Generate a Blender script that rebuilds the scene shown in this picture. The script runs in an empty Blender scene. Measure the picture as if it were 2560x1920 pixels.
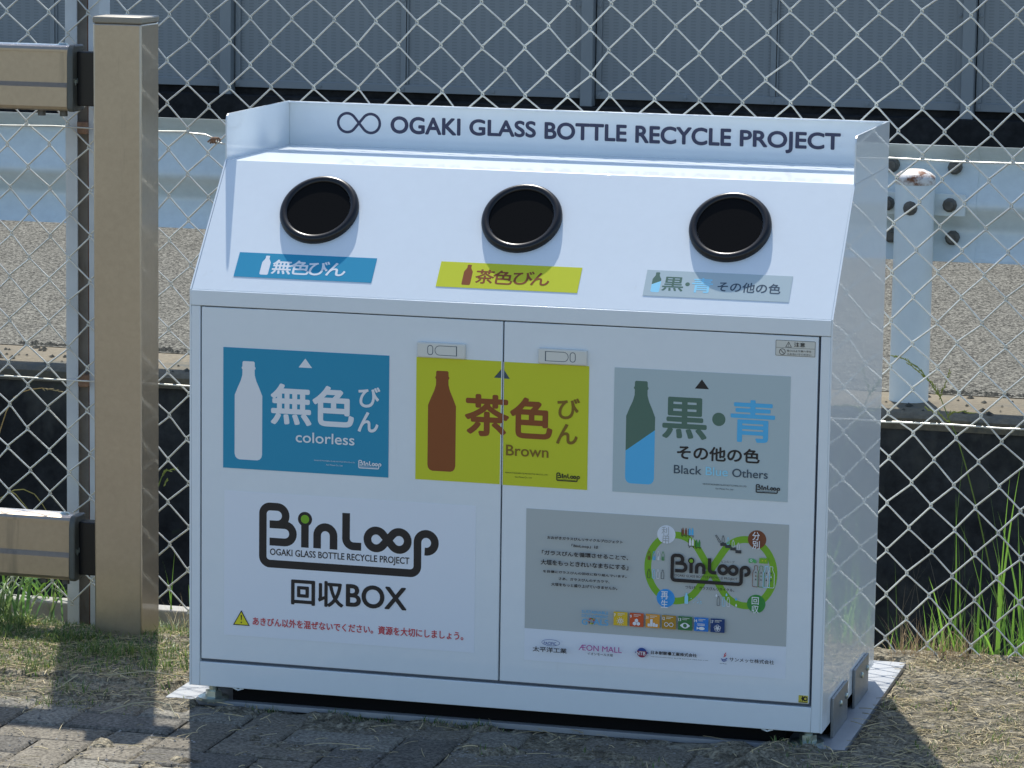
import bpy, bmesh, math, random
from mathutils import Vector, Matrix, noise
C = bpy.context.scene.collection
sc = bpy.context.scene
R = random.Random(7)
# ------------------------------------------------------------------ camera
f_px = 9060.8; yaw, pit, rol = .2579, -.1513, .0144
fw = Vector((-math.sin(yaw)*math.cos(pit), math.cos(yaw)*math.cos(pit), math.sin(pit)))
rt = Vector((math.cos(yaw), math.sin(yaw), 0)); up = rt.cross(fw)
r2 = math.cos(rol)*rt + math.sin(rol)*up; u2 = -math.sin(rol)*rt + math.cos(rol)*up
cam = bpy.data.cameras.new('camera'); cam.sensor_width = 36; cam.lens = f_px/2560*36
cam.clip_start = .1; cam.clip_end = 2000
co = bpy.data.objects.new('camera', cam); C.objects.link(co); sc.camera = co
co.matrix_world = Matrix(((r2.x, u2.x, -fw.x, 1.6681), (r2.y, u2.y, -fw.y, -6.2596), (r2.z, u2.z, -fw.z, 1.6248), (0, 0, 0, 1)))
# ------------------------------------------------------------------ light
SUN = Vector((.362, -1, -1.6)).normalized()          # direction the sunlight travels
w = bpy.data.worlds.new('World'); sc.world = w; w.use_nodes = True
sk = w.node_tree.nodes.new('ShaderNodeTexSky'); sk.sky_type = 'NISHITA'; sk.sun_disc = False
sk.sun_elevation = math.asin(-SUN.z); sk.sun_rotation = -math.atan2(.362, 1.0)
sk.air_density = 1.0; sk.dust_density = .6; sk.ozone_density = 2.2
w.node_tree.links.new(sk.outputs[0], w.node_tree.nodes['Background'].inputs[0])
w.node_tree.nodes['Background'].inputs[1].default_value = .132
sl = bpy.data.lights.new('sun', 'SUN'); sl.energy = 4.25; sl.angle = math.radians(.5); sl.color = (1, .96, .89)
so = bpy.data.objects.new('sun', sl); C.objects.link(so); so.rotation_euler = SUN.to_track_quat('-Z', 'Y').to_euler()
sc.view_settings.view_transform = 'Standard'; sc.view_settings.look = 'None'
sc.view_settings.exposure = 0.64; sc.view_settings.gamma = 1
sc.cycles.max_bounces = 8; sc.cycles.glossy_bounces = 4

# ------------------------------------------------------------------ helpers
def tag(o, label, cat=None, kind=None, group=None):
    o['label'] = label
    if cat: o['category'] = cat
    if kind: o['kind'] = kind
    if group: o['group'] = group
    return o

def empty(name, loc, label, cat, group=None):
    o = bpy.data.objects.new(name, None); C.objects.link(o); o.location = loc; o.empty_display_size = .1
    tag(o, label, cat, None, group); return o

class MB:
    """collects shapes and links them as one mesh object"""
    def __init__(s): s.v = []; s.f = []; s.m = []; s.col = []; s.c = None
    def add(s, vs, fs, m=0):
        n = len(s.v); s.v += [tuple(p) for p in vs]; s.f += [tuple(n+i for i in f) for f in fs]; s.m += [m]*len(fs)
        if s.c is not None: s.col += [s.c]*len(vs)
        return s
    def box(s, x0, y0, z0, x1, y1, z1, m=0):
        return s.add([(x0,y0,z0),(x1,y0,z0),(x1,y1,z0),(x0,y1,z0),(x0,y0,z1),(x1,y0,z1),(x1,y1,z1),(x0,y1,z1)],
                     [(0,3,2,1),(4,5,6,7),(0,1,5,4),(1,2,6,5),(2,3,7,6),(3,0,4,7)], m)
    def prism(s, prof, x0, x1, m=0):                   # profile in (y, z), swept along x
        n = len(prof); a = [(x0, p[0], p[1]) for p in prof] + [(x1, p[0], p[1]) for p in prof]
        area = sum(prof[i][0]*prof[(i+1) % n][1]-prof[(i+1) % n][0]*prof[i][1] for i in range(n))
        fs = [tuple(range(n))[::-1], tuple(range(n, 2*n))] + [(i, (i+1) % n, n+(i+1) % n, n+i) for i in range(n)]
        if area < 0: fs = [f[::-1] for f in fs]
        return s.add(a, fs, m)
    def tube(s, pts, r, n=6, m=0):
        pts = [Vector(p) for p in pts]; vs = []; fs = []; ref = None
        for i, p in enumerate(pts):
            d = (pts[min(i+1, len(pts)-1)]-pts[max(i-1, 0)]).normalized()
            if ref is None: ref = d.orthogonal().normalized()
            a = (ref-d*ref.dot(d)).normalized(); ref = a; b = d.cross(a)
            rr = r[i] if isinstance(r, (list, tuple)) else r
            for k in range(n):
                t = 2*math.pi*k/n; vs.append(p+(a*math.cos(t)+b*math.sin(t))*rr)
        for i in range(len(pts)-1):
            for k in range(n):
                fs.append((i*n+k, i*n+(k+1) % n, (i+1)*n+(k+1) % n, (i+1)*n+k))
        fs.append(tuple(range(n))[::-1]); fs.append(tuple(range((len(pts)-1)*n, len(pts)*n)))
        return s.add(vs, fs, m)
    def lathe(s, prof, mat, n=32, m=0):                # profile (r, h) turned about local z of mat
        vs = []; fs = []; q = len(prof)
        for k in range(n):
            t = 2*math.pi*k/n
            for r, h in prof: vs.append(mat @ Vector((r*math.cos(t), r*math.sin(t), h)))
        for k in range(n):
            for i in range(q-1):
                fs.append((k*q+i, ((k+1) % n)*q+i, ((k+1) % n)*q+i+1, k*q+i+1))
        return s.add(vs, fs, m)
    def build(s, name, mats, parent=None, bevel=0, smooth=None, seg=2):
        me = bpy.data.meshes.new(name); me.from_pydata(s.v, [], s.f)
        for x in (mats if isinstance(mats, (list, tuple)) else [mats]): me.materials.append(x)
        me.polygons.foreach_set('material_index', s.m)
        if s.col:
            a = me.color_attributes.new('tint', 'FLOAT_COLOR', 'POINT')
            a.data.foreach_set('color', [k for c in s.col for k in (c[0], c[1], c[2], 1)])
        me.update()
        o = bpy.data.objects.new(name, me); C.objects.link(o)
        if bevel:
            b = o.modifiers.new('bevel', 'BEVEL'); b.width = bevel; b.segments = seg; b.limit_method = 'ANGLE'; b.angle_limit = math.radians(40)
        if smooth or bevel:
            me.polygons.foreach_set('use_smooth', [True]*len(me.polygons))
            me.set_sharp_from_angle(angle=math.radians(smooth or 35))
        if parent: put(o, parent)
        return o

def put(o, parent):
    o.parent = parent
    loc = Vector((0, 0, 0)); q = parent
    while q: loc += q.location; q = q.parent
    o.matrix_parent_inverse = Matrix.Translation(-loc) if parent.type == 'EMPTY' else Matrix.Identity(4)

def node(nt, t, **k):
    n = nt.nodes.new(t)
    for a, b in k.items(): setattr(n, a, b)
    return n

def mat(name, col, rough=.5, metal=0, coat=0, coat_r=.03, spec=.5, vary=None, bump=None, attr=False, trans=0, stain=None):
    """vary=(scale, amount) brightness noise; bump=(scale, strength, distance); stain=(scale, colour, threshold, stretch)"""
    m = bpy.data.materials.new(name); m.use_nodes = True; nt = m.node_tree; b = nt.nodes['Principled BSDF']; L = nt.links.new
    b.inputs['Roughness'].default_value = rough; b.inputs['Metallic'].default_value = metal
    b.inputs['Coat Weight'].default_value = coat; b.inputs['Coat Roughness'].default_value = coat_r
    b.inputs['Specular IOR Level'].default_value = spec
    tc = node(nt, 'ShaderNodeTexCoord')
    rgb = node(nt, 'ShaderNodeRGB'); rgb.outputs[0].default_value = (*col, 1); out = rgb.outputs[0]
    if attr:
        at = node(nt, 'ShaderNodeVertexColor', layer_name='tint'); out = at.outputs[0]
    for v in (vary if isinstance(vary, list) else [vary] if vary else []):
        n = node(nt, 'ShaderNodeTexNoise'); n.inputs['Scale'].default_value = v[0]; n.inputs['Detail'].default_value = 6; n.inputs['Roughness'].default_value = .65
        L(tc.outputs['Object'], n.inputs['Vector'])
        mr = node(nt, 'ShaderNodeMapRange'); hw = v[2] if len(v) > 2 else .2; mr.inputs[1].default_value = .5-hw; mr.inputs[2].default_value = .5+hw
        mr.inputs[3].default_value = 1-v[1]; mr.inputs[4].default_value = 1+v[1]; L(n.outputs[0], mr.inputs[0])
        mx = node(nt, 'ShaderNodeMix', data_type='RGBA', blend_type='MULTIPLY'); mx.inputs[0].default_value = 1
        L(out, mx.inputs[6]); L(mr.outputs[0], mx.inputs[7]); out = mx.outputs[2]
    for st in (stain if isinstance(stain, list) else [stain] if stain else []):
        mp = node(nt, 'ShaderNodeMapping'); mp.inputs['Scale'].default_value = st[3]; L(tc.outputs['Object'], mp.inputs[0])
        n = node(nt, 'ShaderNodeTexNoise'); n.inputs['Scale'].default_value = st[0]; n.inputs['Detail'].default_value = 5; n.inputs['Roughness'].default_value = .7
        L(mp.outputs[0], n.inputs['Vector'])
        mr = node(nt, 'ShaderNodeMapRange'); mr.inputs[1].default_value = st[2]; mr.inputs[2].default_value = st[2]+.12; L(n.outputs[0], mr.inputs[0])
        mx = node(nt, 'ShaderNodeMix', data_type='RGBA'); L(mr.outputs[0], mx.inputs[0]); L(out, mx.inputs[6]); mx.inputs[7].default_value = (*st[1], 1); out = mx.outputs[2]
    L(out, b.inputs['Base Color'])
    if bump:
        n = node(nt, 'ShaderNodeTexNoise'); n.inputs['Scale'].default_value = bump[0]; n.inputs['Detail'].default_value = 5; L(tc.outputs['Object'], n.inputs['Vector'])
        bp = node(nt, 'ShaderNodeBump'); bp.inputs['Strength'].default_value = bump[1]; bp.inputs['Distance'].default_value = bump[2] if len(bump) > 2 else .01
        L(n.outputs[0], bp.inputs['Height']); L(bp.outputs[0], b.inputs['Normal']); L(bp.outputs[0], b.inputs['Coat Normal'])
    if trans:
        t = node(nt, 'ShaderNodeBsdfTranslucent'); L(out, t.inputs[0]); ms = node(nt, 'ShaderNodeMixShader'); ms.inputs[0].default_value = trans
        L(b.outputs[0], ms.inputs[1]); L(t.outputs[0], ms.inputs[2]); L(ms.outputs[0], nt.nodes['Material Output'].inputs[0])
    return m

M = {}
M['white'] = mat('white_enamel', (.76,.81,.83), .35, spec=.3, coat=.68, coat_r=.02, bump=(3, .06, .01), vary=[(40, .012), (1.6, .02)], stain=[(14, (.70,.735,.735), .66, (1, 1, .12)), (30, (.66,.69,.68), .74, (1, 1, 1))])
M['dark'] = mat('gap_shade', (.10,.12,.16), .6)  # shade colour for the sheet behind the door gaps
M['black'] = mat('black_plastic', (.010,.010,.011), .30, spec=.4)
M['flap'] = mat('black_rubber_and_shade', (.011,.0108,.011), .9, spec=0)  # opening flaps, and the added shade block under the bin
M['zinc'] = mat('zinc_steel', (.46,.52,.47), .28, metal=.85, vary=(60, .15))
M['galv'] = mat('galvanised_steel', (.26,.27,.275), .45, metal=.6, vary=(25, .15), bump=(80, .1, .002))
M['plate'] = mat('plate_steel', (.30,.31,.315), .45, vary=[(8, .08), (60, .06)], stain=(7, (.22,.21,.19), .66, (1, 1, 1)))
M['latch'] = mat('latch_plastic', (.70,.69,.62), .4)
M['wire'] = mat('mesh_wire', (.62,.62,.56), .38, metal=.5, vary=[(30, .16), (5, .18)], stain=(8, (.34,.31,.26), .66, (1, 1, 1)))
M['knotwire'] = mat('rusty_wire', (.22,.13,.08), .8, vary=(60, .3))
M['beige'] = mat('beige_aluminium', (.43,.355,.265), .34, metal=.75, coat=.7, coat_r=.06, vary=[(4, .05), (90, .05)], stain=[(26, (.15,.125,.095), .69, (1, 1, 1)), (5, (.30,.26,.20), .60, (3, 3, .25))], bump=(150, .05, .001))
M['beigecap'] = mat('beige_cap', (.27,.245,.195), .5, metal=.2, vary=(30, .08))
M['endcap'] = mat('dark_end_cap', (.085,.088,.075), .5, vary=(20, .15))
M['rust'] = mat('rusty_steel', (.17,.07,.035), .85, vary=[(14, .4), (60, .3)], bump=(60, .4, .004), stain=(9, (.36,.36,.36), .60, (1, 1, .15)))
M['webgrey'] = mat('weathered_web', (.30,.275,.235), .7, vary=(14, .2), stain=(10, (.16,.09,.05), .60, (1, 1, .15)))
M['postgrey'] = mat('grey_painted_post', (.50,.55,.58), .5, vary=(12, .08), stain=(10, (.25,.15,.09), .66, (1, 1, .2)))
M['guard'] = mat('guardrail_paint', (.68,.75,.735), .35, vary=[(3, .05), (40, .05)], stain=[(22, (.30,.25,.20), .70, (1, 1, .4)), (3, (.50,.53,.50), .62, (.6, 1, 2))], coat=.3, coat_r=.2)
M['guardpost'] = mat('guard_post_paint', (.74,.815,.81), .4, vary=(6, .06), stain=(12, (.22,.11,.05), .70, (1, 1, .12)))
M['capwhite'] = mat('white_rusting_cap', (.75,.73,.68), .5, stain=(17, (.20,.07,.02), .53, (1, 1, 1.2)))
M['bolt'] = mat('weathered_bolt', (.13,.125,.11), .6, metal=.5, vary=(60, .3))
M['conc'] = mat('weathered_concrete', (.165,.138,.09), .9, vary=[(3, .2), (60, .25)], bump=(60, .5, .006), stain=(5, (.10,.10,.08), .55, (1, 1, 1)))
M['kerb'] = mat('pale_concrete', (.30,.29,.26), .85, vary=[(5, .1), (70, .1)], bump=(60, .3, .004), stain=(8, (.25,.23,.20), .62, (1, 1, 1)))
M['canal'] = mat('black_stained_concrete', (.034,.0345,.033), .8, spec=.2, vary=[(2, .5), (20, .4)], bump=(12, .4, .02), stain=[(2.5, (.075,.073,.062), .52, (1, 1, .6)), (9, (.095,.09,.075), .62, (1, 1, .25)), (5, (.035,.055,.022), .62, (1, 1, 1))])  # near-black base with paler and greenish stains
M['blackwall'] = mat('black_concrete', (.022,.022,.022), .9, spec=.2, vary=[(2, .5), (20, .4)], stain=(4, (.05,.05,.05), .62, (.4, 1, 1)))  # near-black base with dark grey blotches
M['water'] = mat('dark_water', (.02,.025,.02), .1)
M['asphalt'] = mat('worn_asphalt', (.121,.117,.098), .95, spec=.15, vary=[(105, .80, .09), (2.2, .08), (30, .12), (170, .5, .10)], bump=(120, .7, .008), stain=(.9, (.15,.147,.13), .62, (.5, 1, 1)))
M['soil'] = mat('dry_soil', (.205,.182,.132), .95, spec=.15, vary=[(3, .18), (40, .45, .14), (150, .5, .12)], bump=(70, 1.0, .02), stain=[(6, (.085,.072,.052), .56, (1, 1, 1)), (4, (.27,.25,.20), .60, (1, 1.6, 1))])
M['stone'] = mat('paving_stone', (.3,.3,.3), .9, spec=.2, attr=True, vary=[(150, .45, .12), (14, .22)], bump=(170, .5, .003), stain=(9, (.12,.105,.08), .62, (1, 1, 1)))
M['leaf'] = mat('grass_blade', (.1,.3,.03), .45, attr=True, trans=.45)
M['straw'] = mat('dry_straw', (.4,.3,.15), .8, attr=True, trans=.2)
M['pebble'] = mat('pebble', (.3,.28,.25), .9, attr=True, vary=(80, .2))
M['panelframe'] = mat('grey_panel_paint', (.232,.258,.268), .45, vary=(4, .05))
def perforated():
    m = mat('perforated_grey_panel', (.232,.258,.268), .45); nt = m.node_tree; L = nt.links.new; b = nt.nodes['Principled BSDF']
    tc = node(nt, 'ShaderNodeTexCoord'); sx = node(nt, 'ShaderNodeSeparateXYZ'); L(tc.outputs['Object'], sx.inputs[0])
    def frac(o, s):
        a = node(nt, 'ShaderNodeMath', operation='MULTIPLY'); a.inputs[1].default_value = s; L(o, a.inputs[0])
        c = node(nt, 'ShaderNodeMath', operation='FRACT'); L(a.outputs[0], c.inputs[0]); return c.outputs[0]
    def less(o, v):
        a = node(nt, 'ShaderNodeMath', operation='LESS_THAN'); a.inputs[1].default_value = v; L(o, a.inputs[0]); return a.outputs[0]
    a = node(nt, 'ShaderNodeMath', operation='MULTIPLY'); L(less(frac(sx.outputs[0], 1/.0482), .52), a.inputs[0]); L(less(frac(sx.outputs[2], 1/.0150), .40), a.inputs[1])
    mx = node(nt, 'ShaderNodeMix', data_type='RGBA'); L(a.outputs[0], mx.inputs[0])
    mx.inputs[6].default_value = (.232,.258,.268,1); mx.inputs[7].default_value = (.19,.212,.22,1); L(mx.outputs[2], b.inputs['Base Color'])
    bp = node(nt, 'ShaderNodeBump', invert=True); bp.inputs['Strength'].default_value = .25; bp.inputs['Distance'].default_value = .003; L(a.outputs[0], bp.inputs['Height']); L(bp.outputs[0], b.inputs['Normal'])
    return m
M['perf'] = perforated()
INK = dict(W=(.80,.81,.82), BL=(.024,.285,.455), YE=(.61,.63,.03), BR=(.27,.080,.022), BR2=(.24,.14,.02), GY=(.46,.55,.56), GR=(.10,.18,.135), SB=(.10,.48,.80),
           LB=(.33,.72,.90), K=(.028,.025,.025), DG=(.06,.09,.12), RED=(.62,.07,.08), IG=(.47,.50,.48), G5=(.4,.42,.42), SB2=(.13,.42,.66), NV=(.03,.08,.30),
           MG=(.45,.05,.28), NVY=(.05,.055,.10), LG=(.21,.44,.03), LGD=(.34,.56,.05), WB=(.11,.45,.14), CB=(.05,.33,.75), CG=(.05,.28,.06), CBR=(.22,.075,.035), PW=(.78,.82,.87), TRI=(.78,.70,.03), CR=(.66,.65,.58),
           S7=(.75,.50,.03), S9=(.62,.10,.03), S11=(.75,.33,.04), S12=(.45,.25,.03), S13=(.05,.19,.06), S14=(.03,.20,.60), S17=(.015,.05,.17), SIL=(.55,.56,.56), KO=(.65,.55,.08), CK=(.05,.055,.06), OR=(.7,.2,.03), NR=(.30,.04,.08))
for k, c in INK.items(): M['ink_'+k] = mat('print_'+k.lower(), c, .4, spec=.25, coat=.12, coat_r=.06)

# ------------------------------------------------------------------ flat printed graphics, laid on a plane of the bin
_tc = {}
def glyphs(t, wt):
    k = (t, wt)
    if k not in _tc:
        c = bpy.data.curves.new('lettering', 'FONT'); c.body = t; c.offset = wt*.0085; c.resolution_u = 3 if len(t) > 9 else 6
        o = bpy.data.objects.new('lettering', c); C.objects.link(o); dg = bpy.context.evaluated_depsgraph_get(); dg.update()
        me = bpy.data.meshes.new_from_object(o.evaluated_get(dg))
        _tc[k] = ([tuple(v.co[:2]) for v in me.vertices], [tuple(p.vertices) for p in me.polygons])
        bpy.data.objects.remove(o); bpy.data.curves.remove(c); bpy.data.meshes.remove(me)
    return _tc[k]

class Print:
    """flat graphics in plane coordinates (u, v); P maps (u, v, height above the sheet) to space"""
    def __init__(s, P, base=0, step=.00004): s.P = P; s.step = step; s.mb = MB(); s.inks = []; s.h = base; s.mb.c = None
    def ink(s, k):
        if k not in s.inks: s.inks.append(k)
        return s.inks.index(k)
    def up(s): s.h += s.step
    def poly(s, pts, ink):
        s.up(); a = sum(pts[i][0]*pts[(i+1) % len(pts)][1]-pts[(i+1) % len(pts)][0]*pts[i][1] for i in range(len(pts)))
        if a < 0: pts = pts[::-1]
        s.mb.add([s.P(u, v, s.h) for u, v in pts], [tuple(range(len(pts)))], s.ink(ink))
    def rect(s, u0, v0, u1, v1, ink): s.poly([(u0,v0),(u1,v0),(u1,v1),(u0,v1)], ink)
    def disc(s, u, v, r, ink, n=28, ry=None): s.poly([(u+r*math.cos(2*math.pi*k/n), v+(ry or r)*math.sin(2*math.pi*k/n)) for k in range(n)], ink)
    def stroke(s, pts, wd, ink, closed=False):
        s.up(); P = [Vector(p) for p in pts]; n = len(P); vs = []
        for i in range(n):
            a = P[(i-1) % n] if closed or i else P[0]; b = P[(i+1) % n] if closed or i < n-1 else P[-1]
            d0 = (P[i]-a); d1 = (b-P[i])
            if d0.length < 1e-9: d0 = d1
            if d1.length < 1e-9: d1 = d0
            d0.normalize(); d1.normalize(); d = (d0+d1).normalized(); nn = Vector((-d.y, d.x)); k = max(.35, nn.dot(Vector((-d0.y, d0.x))))
            vs += [P[i]-nn*wd/2/k, P[i]+nn*wd/2/k]
        fs = [(2*i, 2*((i+1) % n), 2*((i+1) % n)+1, 2*i+1) for i in range(n if closed else n-1)]
        s.mb.add([s.P(v.x, v.y, s.h) for v in vs], fs, s.ink(ink))
    def ring(s, u, v, r, wd, ink, n=28, a0=0, a1=360, ry=None):
        full = a1-a0 >= 360; m = n if full else n+1
        s.stroke([(u+r*math.cos(math.radians(a0+(a1-a0)*k/n)), v+(ry or r)*math.sin(math.radians(a0+(a1-a0)*k/n))) for k in range(m)], wd, ink, full)
    def text(s, t, u0, u1, v0, v1, ink, wt=0):
        vs, fs = glyphs(t, 0)
        x0 = min(v[0] for v in vs); x1 = max(v[0] for v in vs); y0 = min(v[1] for v in vs); y1 = max(v[1] for v in vs)
        if t.upper() == t and t.isascii() and 'J' in t: y0, y1 = min(v[1] for v in glyphs('O', 0)[0]), max(v[1] for v in glyphs('O', 0)[0])
        kv = (v1-v0)/(y1-y0); rad = wt*.0105*kv; u0 += rad; u1 -= rad; v0 += rad; v1 -= rad
        offs = [(0, 0)]+([(rad*math.cos(a*math.pi/4), rad*math.sin(a*math.pi/4)) for a in range(8)] if wt else [])
        for ou, ov in offs:
            s.h += s.step/2
            q = [s.P(ou+u0+(x-x0)/(x1-x0)*(u1-u0), ov+v0+(y-y0)/(y1-y0)*(v1-v0), s.h) for x, y in vs]
            s.mb.add(q, fs, s.ink(ink))
    def bottle(s, u, v0, v1, w, ink, clip=None, outline=0):
        prof = [(0,.37),(.01,.44),(.055,.45),(.06,.5),(.075,.5),(.085,.44),(.14,.45),(.2,.57),(.26,.76),(.345,1),(.39,1),(.94,1),(.97,.95),(.99,.83),(1,.65)]
        p = [(u+w/2*h, v1-(v1-v0)*t) for t, h in prof]; p += [(2*u-a, b) for a, b in p[::-1]]
        if clip:                                       # keep what lies under the line clip[0]-clip[1]
            (ax, ay), (bx, by) = clip; g = lambda q: q[1]-(ay+(by-ay)*(q[0]-ax)/(bx-ax)); o = []
            for i in range(len(p)):
                a, b = p[i], p[(i+1) % len(p)]; ga, gb = g(a), g(b)
                if ga <= 0: o.append(a)
                if ga*gb < 0: t = ga/(ga-gb); o.append((a[0]+(b[0]-a[0])*t, a[1]+(b[1]-a[1])*t))
            p = o
        if outline: s.stroke(p, outline, ink, True)
        else: s.poly(p, ink)
    def build(s, name, parent):
        return s.mb.build(name, [M['ink_'+k] for k in s.inks], parent)

def arc(cx, cy, r, a0, a1, n=14): return [(cx+r*math.cos(math.radians(a0+(a1-a0)*k/n)), cy+r*math.sin(math.radians(a0+(a1-a0)*k/n))) for k in range(n+1)]

def loop_strokes(p, cx, cy, d, rx, ry, wd, ink, inkR=None):
    """a lying figure of eight in four strokes"""
    k = ry/rx; al = math.acos(min(.98, ry/(d*k)))
    for sx in (-1, 1):
        for sy in (-1, 1):
            pts = [(0, 0)]; t0 = al; n = 20
            for i in range(n+1):
                t = t0+(math.pi-t0+.03)*i/n
                pts.append((sx*(d*k-ry*math.cos(t))/k, sy*ry*math.sin(t)))
            p.stroke([(cx+a, cy+b) for a, b in pts], wd, ink)

def binloop(p, X0, X1, Z1, ink='K', dot='LG', wd=62, hole=None):
    """the round-stroked logo, drawn in its own units and scaled to X0..X1 with top Z1"""
    s = (X1-X0)/1460; T = lambda pts: [(X0+(x-352)*s, Z1-(y-112)*s) for x, y in pts]; W = wd*s
    A = lambda cx, cy, r, a0, a1, n=12: [(cx+r*math.cos(math.radians(a0+(a1-a0)*k/n)), cy-r*math.sin(math.radians(a0+(a1-a0)*k/n))) for k in range(n+1)]
    frame = A(1711,350,70,-100,180,20)[:] + [(1642,440)] + A(1585,540,57,0,-90,8) + A(441,539,58,-90,-180,8) + A(442,202,59,180,90,8) + A(500,213,70,90,-90,14) + [(438,283)]
    p.stroke(T(frame), W, ink)
    p.stroke(T([(438,283),(561,283)] + A(561,352,69,90,-90,14) + [(438,421)]), W, ink)
    p.stroke(T([(728,260),(728,451)]), W, ink); c = T([(728,226)])[0]
    p.disc(c[0], c[1], 58*s, ink)
    if dot: p.disc(c[0], c[1], 34*s, dot)
    p.stroke(T([(828,450),(828,346)] + A(895,346,67,180,0,14) + [(962,451)]), W, ink)
    p.stroke(T([(1063,156),(1063,355)] + A(1123,355,60,180,270,8) + [(1187,415)]), W, ink)
    loop_strokes(p, X0+(1400-352)*s, Z1-(349-112)*s, 93*s, 70*s, 70*s, W, ink)

# ------------------------------------------------------------------ ground, paving, canal, road
def sst(a, b, x):
    x = max(0, min(1, (x-a)/(b-a))); return x*x*(3-2*x)
def gh(x, y):
    h = -.007+.005*noise.noise((x*3, y*3, 1))+.004*noise.noise((x*14, y*14, 5))+.004*noise.noise((x*32, y*32, 9))+.003*noise.noise((x*60, y*60, 4))
    if x < -.45 and y > .5: h -= .26*(y-.5)*min(1, (-.45-x)/.12)
    n2 = noise.noise((x*7, y*9, 21))*.7+noise.noise((x*24, y*28, 8))*.35+noise.noise((x*70, y*70, 3))*.15
    if x < -.58: h += .016*sst(-.13, -.03, y+.03*n2)*(1-.8*sst(.045, .06, y)*sst(.10, .085, y))
    if x > .35: h += .016*sst(.38, .55, x+.05*n2+.12*(y+.2))
    if -.75 < x < .6 and y < .01: h += .012*sst(.05, .38, n2-.10-.12*sst(-.4, -.6, x)+.25*sst(-.08, .0, y)+.12*sst(-.3, .4, x))
    if -.668 < x < .655 and -.012 < y < .76: h = min(h, -.004)
    if y > .86: h -= .9*(y-.86)*(1 if x > -.45 else 0)
    return h
def lin(a, b, n): return [a+(b-a)*i/n for i in range(n+1)]
xs = [-300,-60,-15,-5,-2.4]+lin(-1.6,1.6,340)+[2.4,5,15,60,300]
ys = [-300,-60,-20,-8,-3.5,-1.6]+lin(-.75,.95,180)
g = MB(); g.v = [(x, y, gh(x, y) if abs(x) < 2.5 and y > -2 else -.02) for y in ys for x in xs]; nx = len(xs)
g.f = [(j*nx+i, j*nx+i+1, (j+1)*nx+i+1, (j+1)*nx+i) for j in range(len(ys)-1) for i in range(nx-1)]; g.m = [0]*len(g.f)
tag(g.build('ground', M['soil'], smooth=60), 'bare dry soil with straw under the white recycling bin', 'soil', 'structure')

p = MB(); pit = .1045; X0, Y0 = -.138, -.0215
for i in range(-34, 8):
    for j in range(-26, 2):
        m = (i-j+2) % 4
        if m not in (0, 3): continue
        x0 = X0+i*pit; y0 = Y0+(j-2)*pit
        x1, y1 = (x0+2*pit, y0+pit) if m == 0 else (x0+pit, y0+2*pit)
        cx, cy = (x0+x1)/2, (y0+y1)/2
        if cx > .55 or cy > (.06 if cx < -.62 else -.005) or y1 > .13 or (cx > -.62 and y1 > .02 ): continue
        q = R.random(); b = R.uniform(.135, .175)
        p.c = (b*1.04, b*.93, b*.73) if q < .6 else (b*.82, b*.76, b*.64) if q < .82 else (.19, .177, .145)
        e = .0022; t = .005; z = R.uniform(-.002, .002); zz = [z+R.uniform(-.0012, .0012) for _ in range(4)]
        a = [(x0+e,y0+e),(x1-e,y0+e),(x1-e,y1-e),(x0+e,y1-e)]; bb = [(x0+e+t,y0+e+t),(x1-e-t,y0+e+t),(x1-e-t,y1-e-t),(x0+e+t,y1-e-t)]
        vs = [(u, v, -.06) for u, v in a]+[(a[k][0], a[k][1], zz[k]-.004) for k in range(4)]+[(bb[k][0], bb[k][1], zz[k]) for k in range(4)]
        p.add(vs, [(k, (k+1) % 4, 4+(k+1) % 4, 4+k) for k in range(4)]+[(4+k, 4+(k+1) % 4, 8+(k+1) % 4, 8+k) for k in range(4)]+[(8,9,10,11)])
tag(p.build('pavement', M['stone']), 'herringbone block paving in front of the recycling bin', 'paving', 'structure')

k = MB(); k.prism([(.90,-.4),(.95,-.4),(.95,-.034),(.90,-.034),(.90,-.086),(.885,-.09),(.885,-.4)], -6, -.45); tag(k.build('kerb', M['kerb'], bevel=.004), 'pale concrete edging strip at the foot of the wire fence', 'kerb', 'structure')
k = MB(); k.box(-300,.955,-2.6,300,1.25,-.42); tag(k.build('canal_bank', M['canal']), 'near bank of the dark drainage channel', 'bank', 'structure')
k = MB(); k.box(-300,1.25,-2.7,300,3.9,-2.4); tag(k.build('water', M['water']), 'dark water at the bottom of the drainage channel', 'water', 'structure')
k = MB(); k.box(-60,3.895,-2.7,60,4.1,-.02); tag(k.build('canal_wall', M['canal']), 'black stained concrete wall of the drainage channel', 'canal wall')
k = MB()
for i in range(240):
    x = -12+i*.1; 
    e = [.02*noise.noise((x*1.7, 0, 3)) for x in (x, x+.1)]; t = [.006*noise.noise((x*3, 5, 3)) for x in (x, x+.1)]
    vs = []
    for q in (0, 1): vs += [(x+.1*q, 3.885+e[q], -.045), (x+.1*q, 3.88+e[q], -.012+t[q]), (x+.1*q, 3.90+e[q], t[q]), (x+.1*q, 4.29, .002)]
    k.add(vs, [(n, n+4, n+5, n+1) for n in range(3)])
tag(k.build('ledge', M['conc'], smooth=50), 'worn concrete ledge between the channel and the asphalt road', 'ledge', 'structure')
r = MB(); r.add([(-300,4.27,.004),(300,4.27,.004),(300,400,.004),(-300,400,.004)], [(0,1,2,3)]); tag(r.build('road', M['asphalt']), 'sunlit grey asphalt road behind the wire fence', 'road', 'structure')

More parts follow.
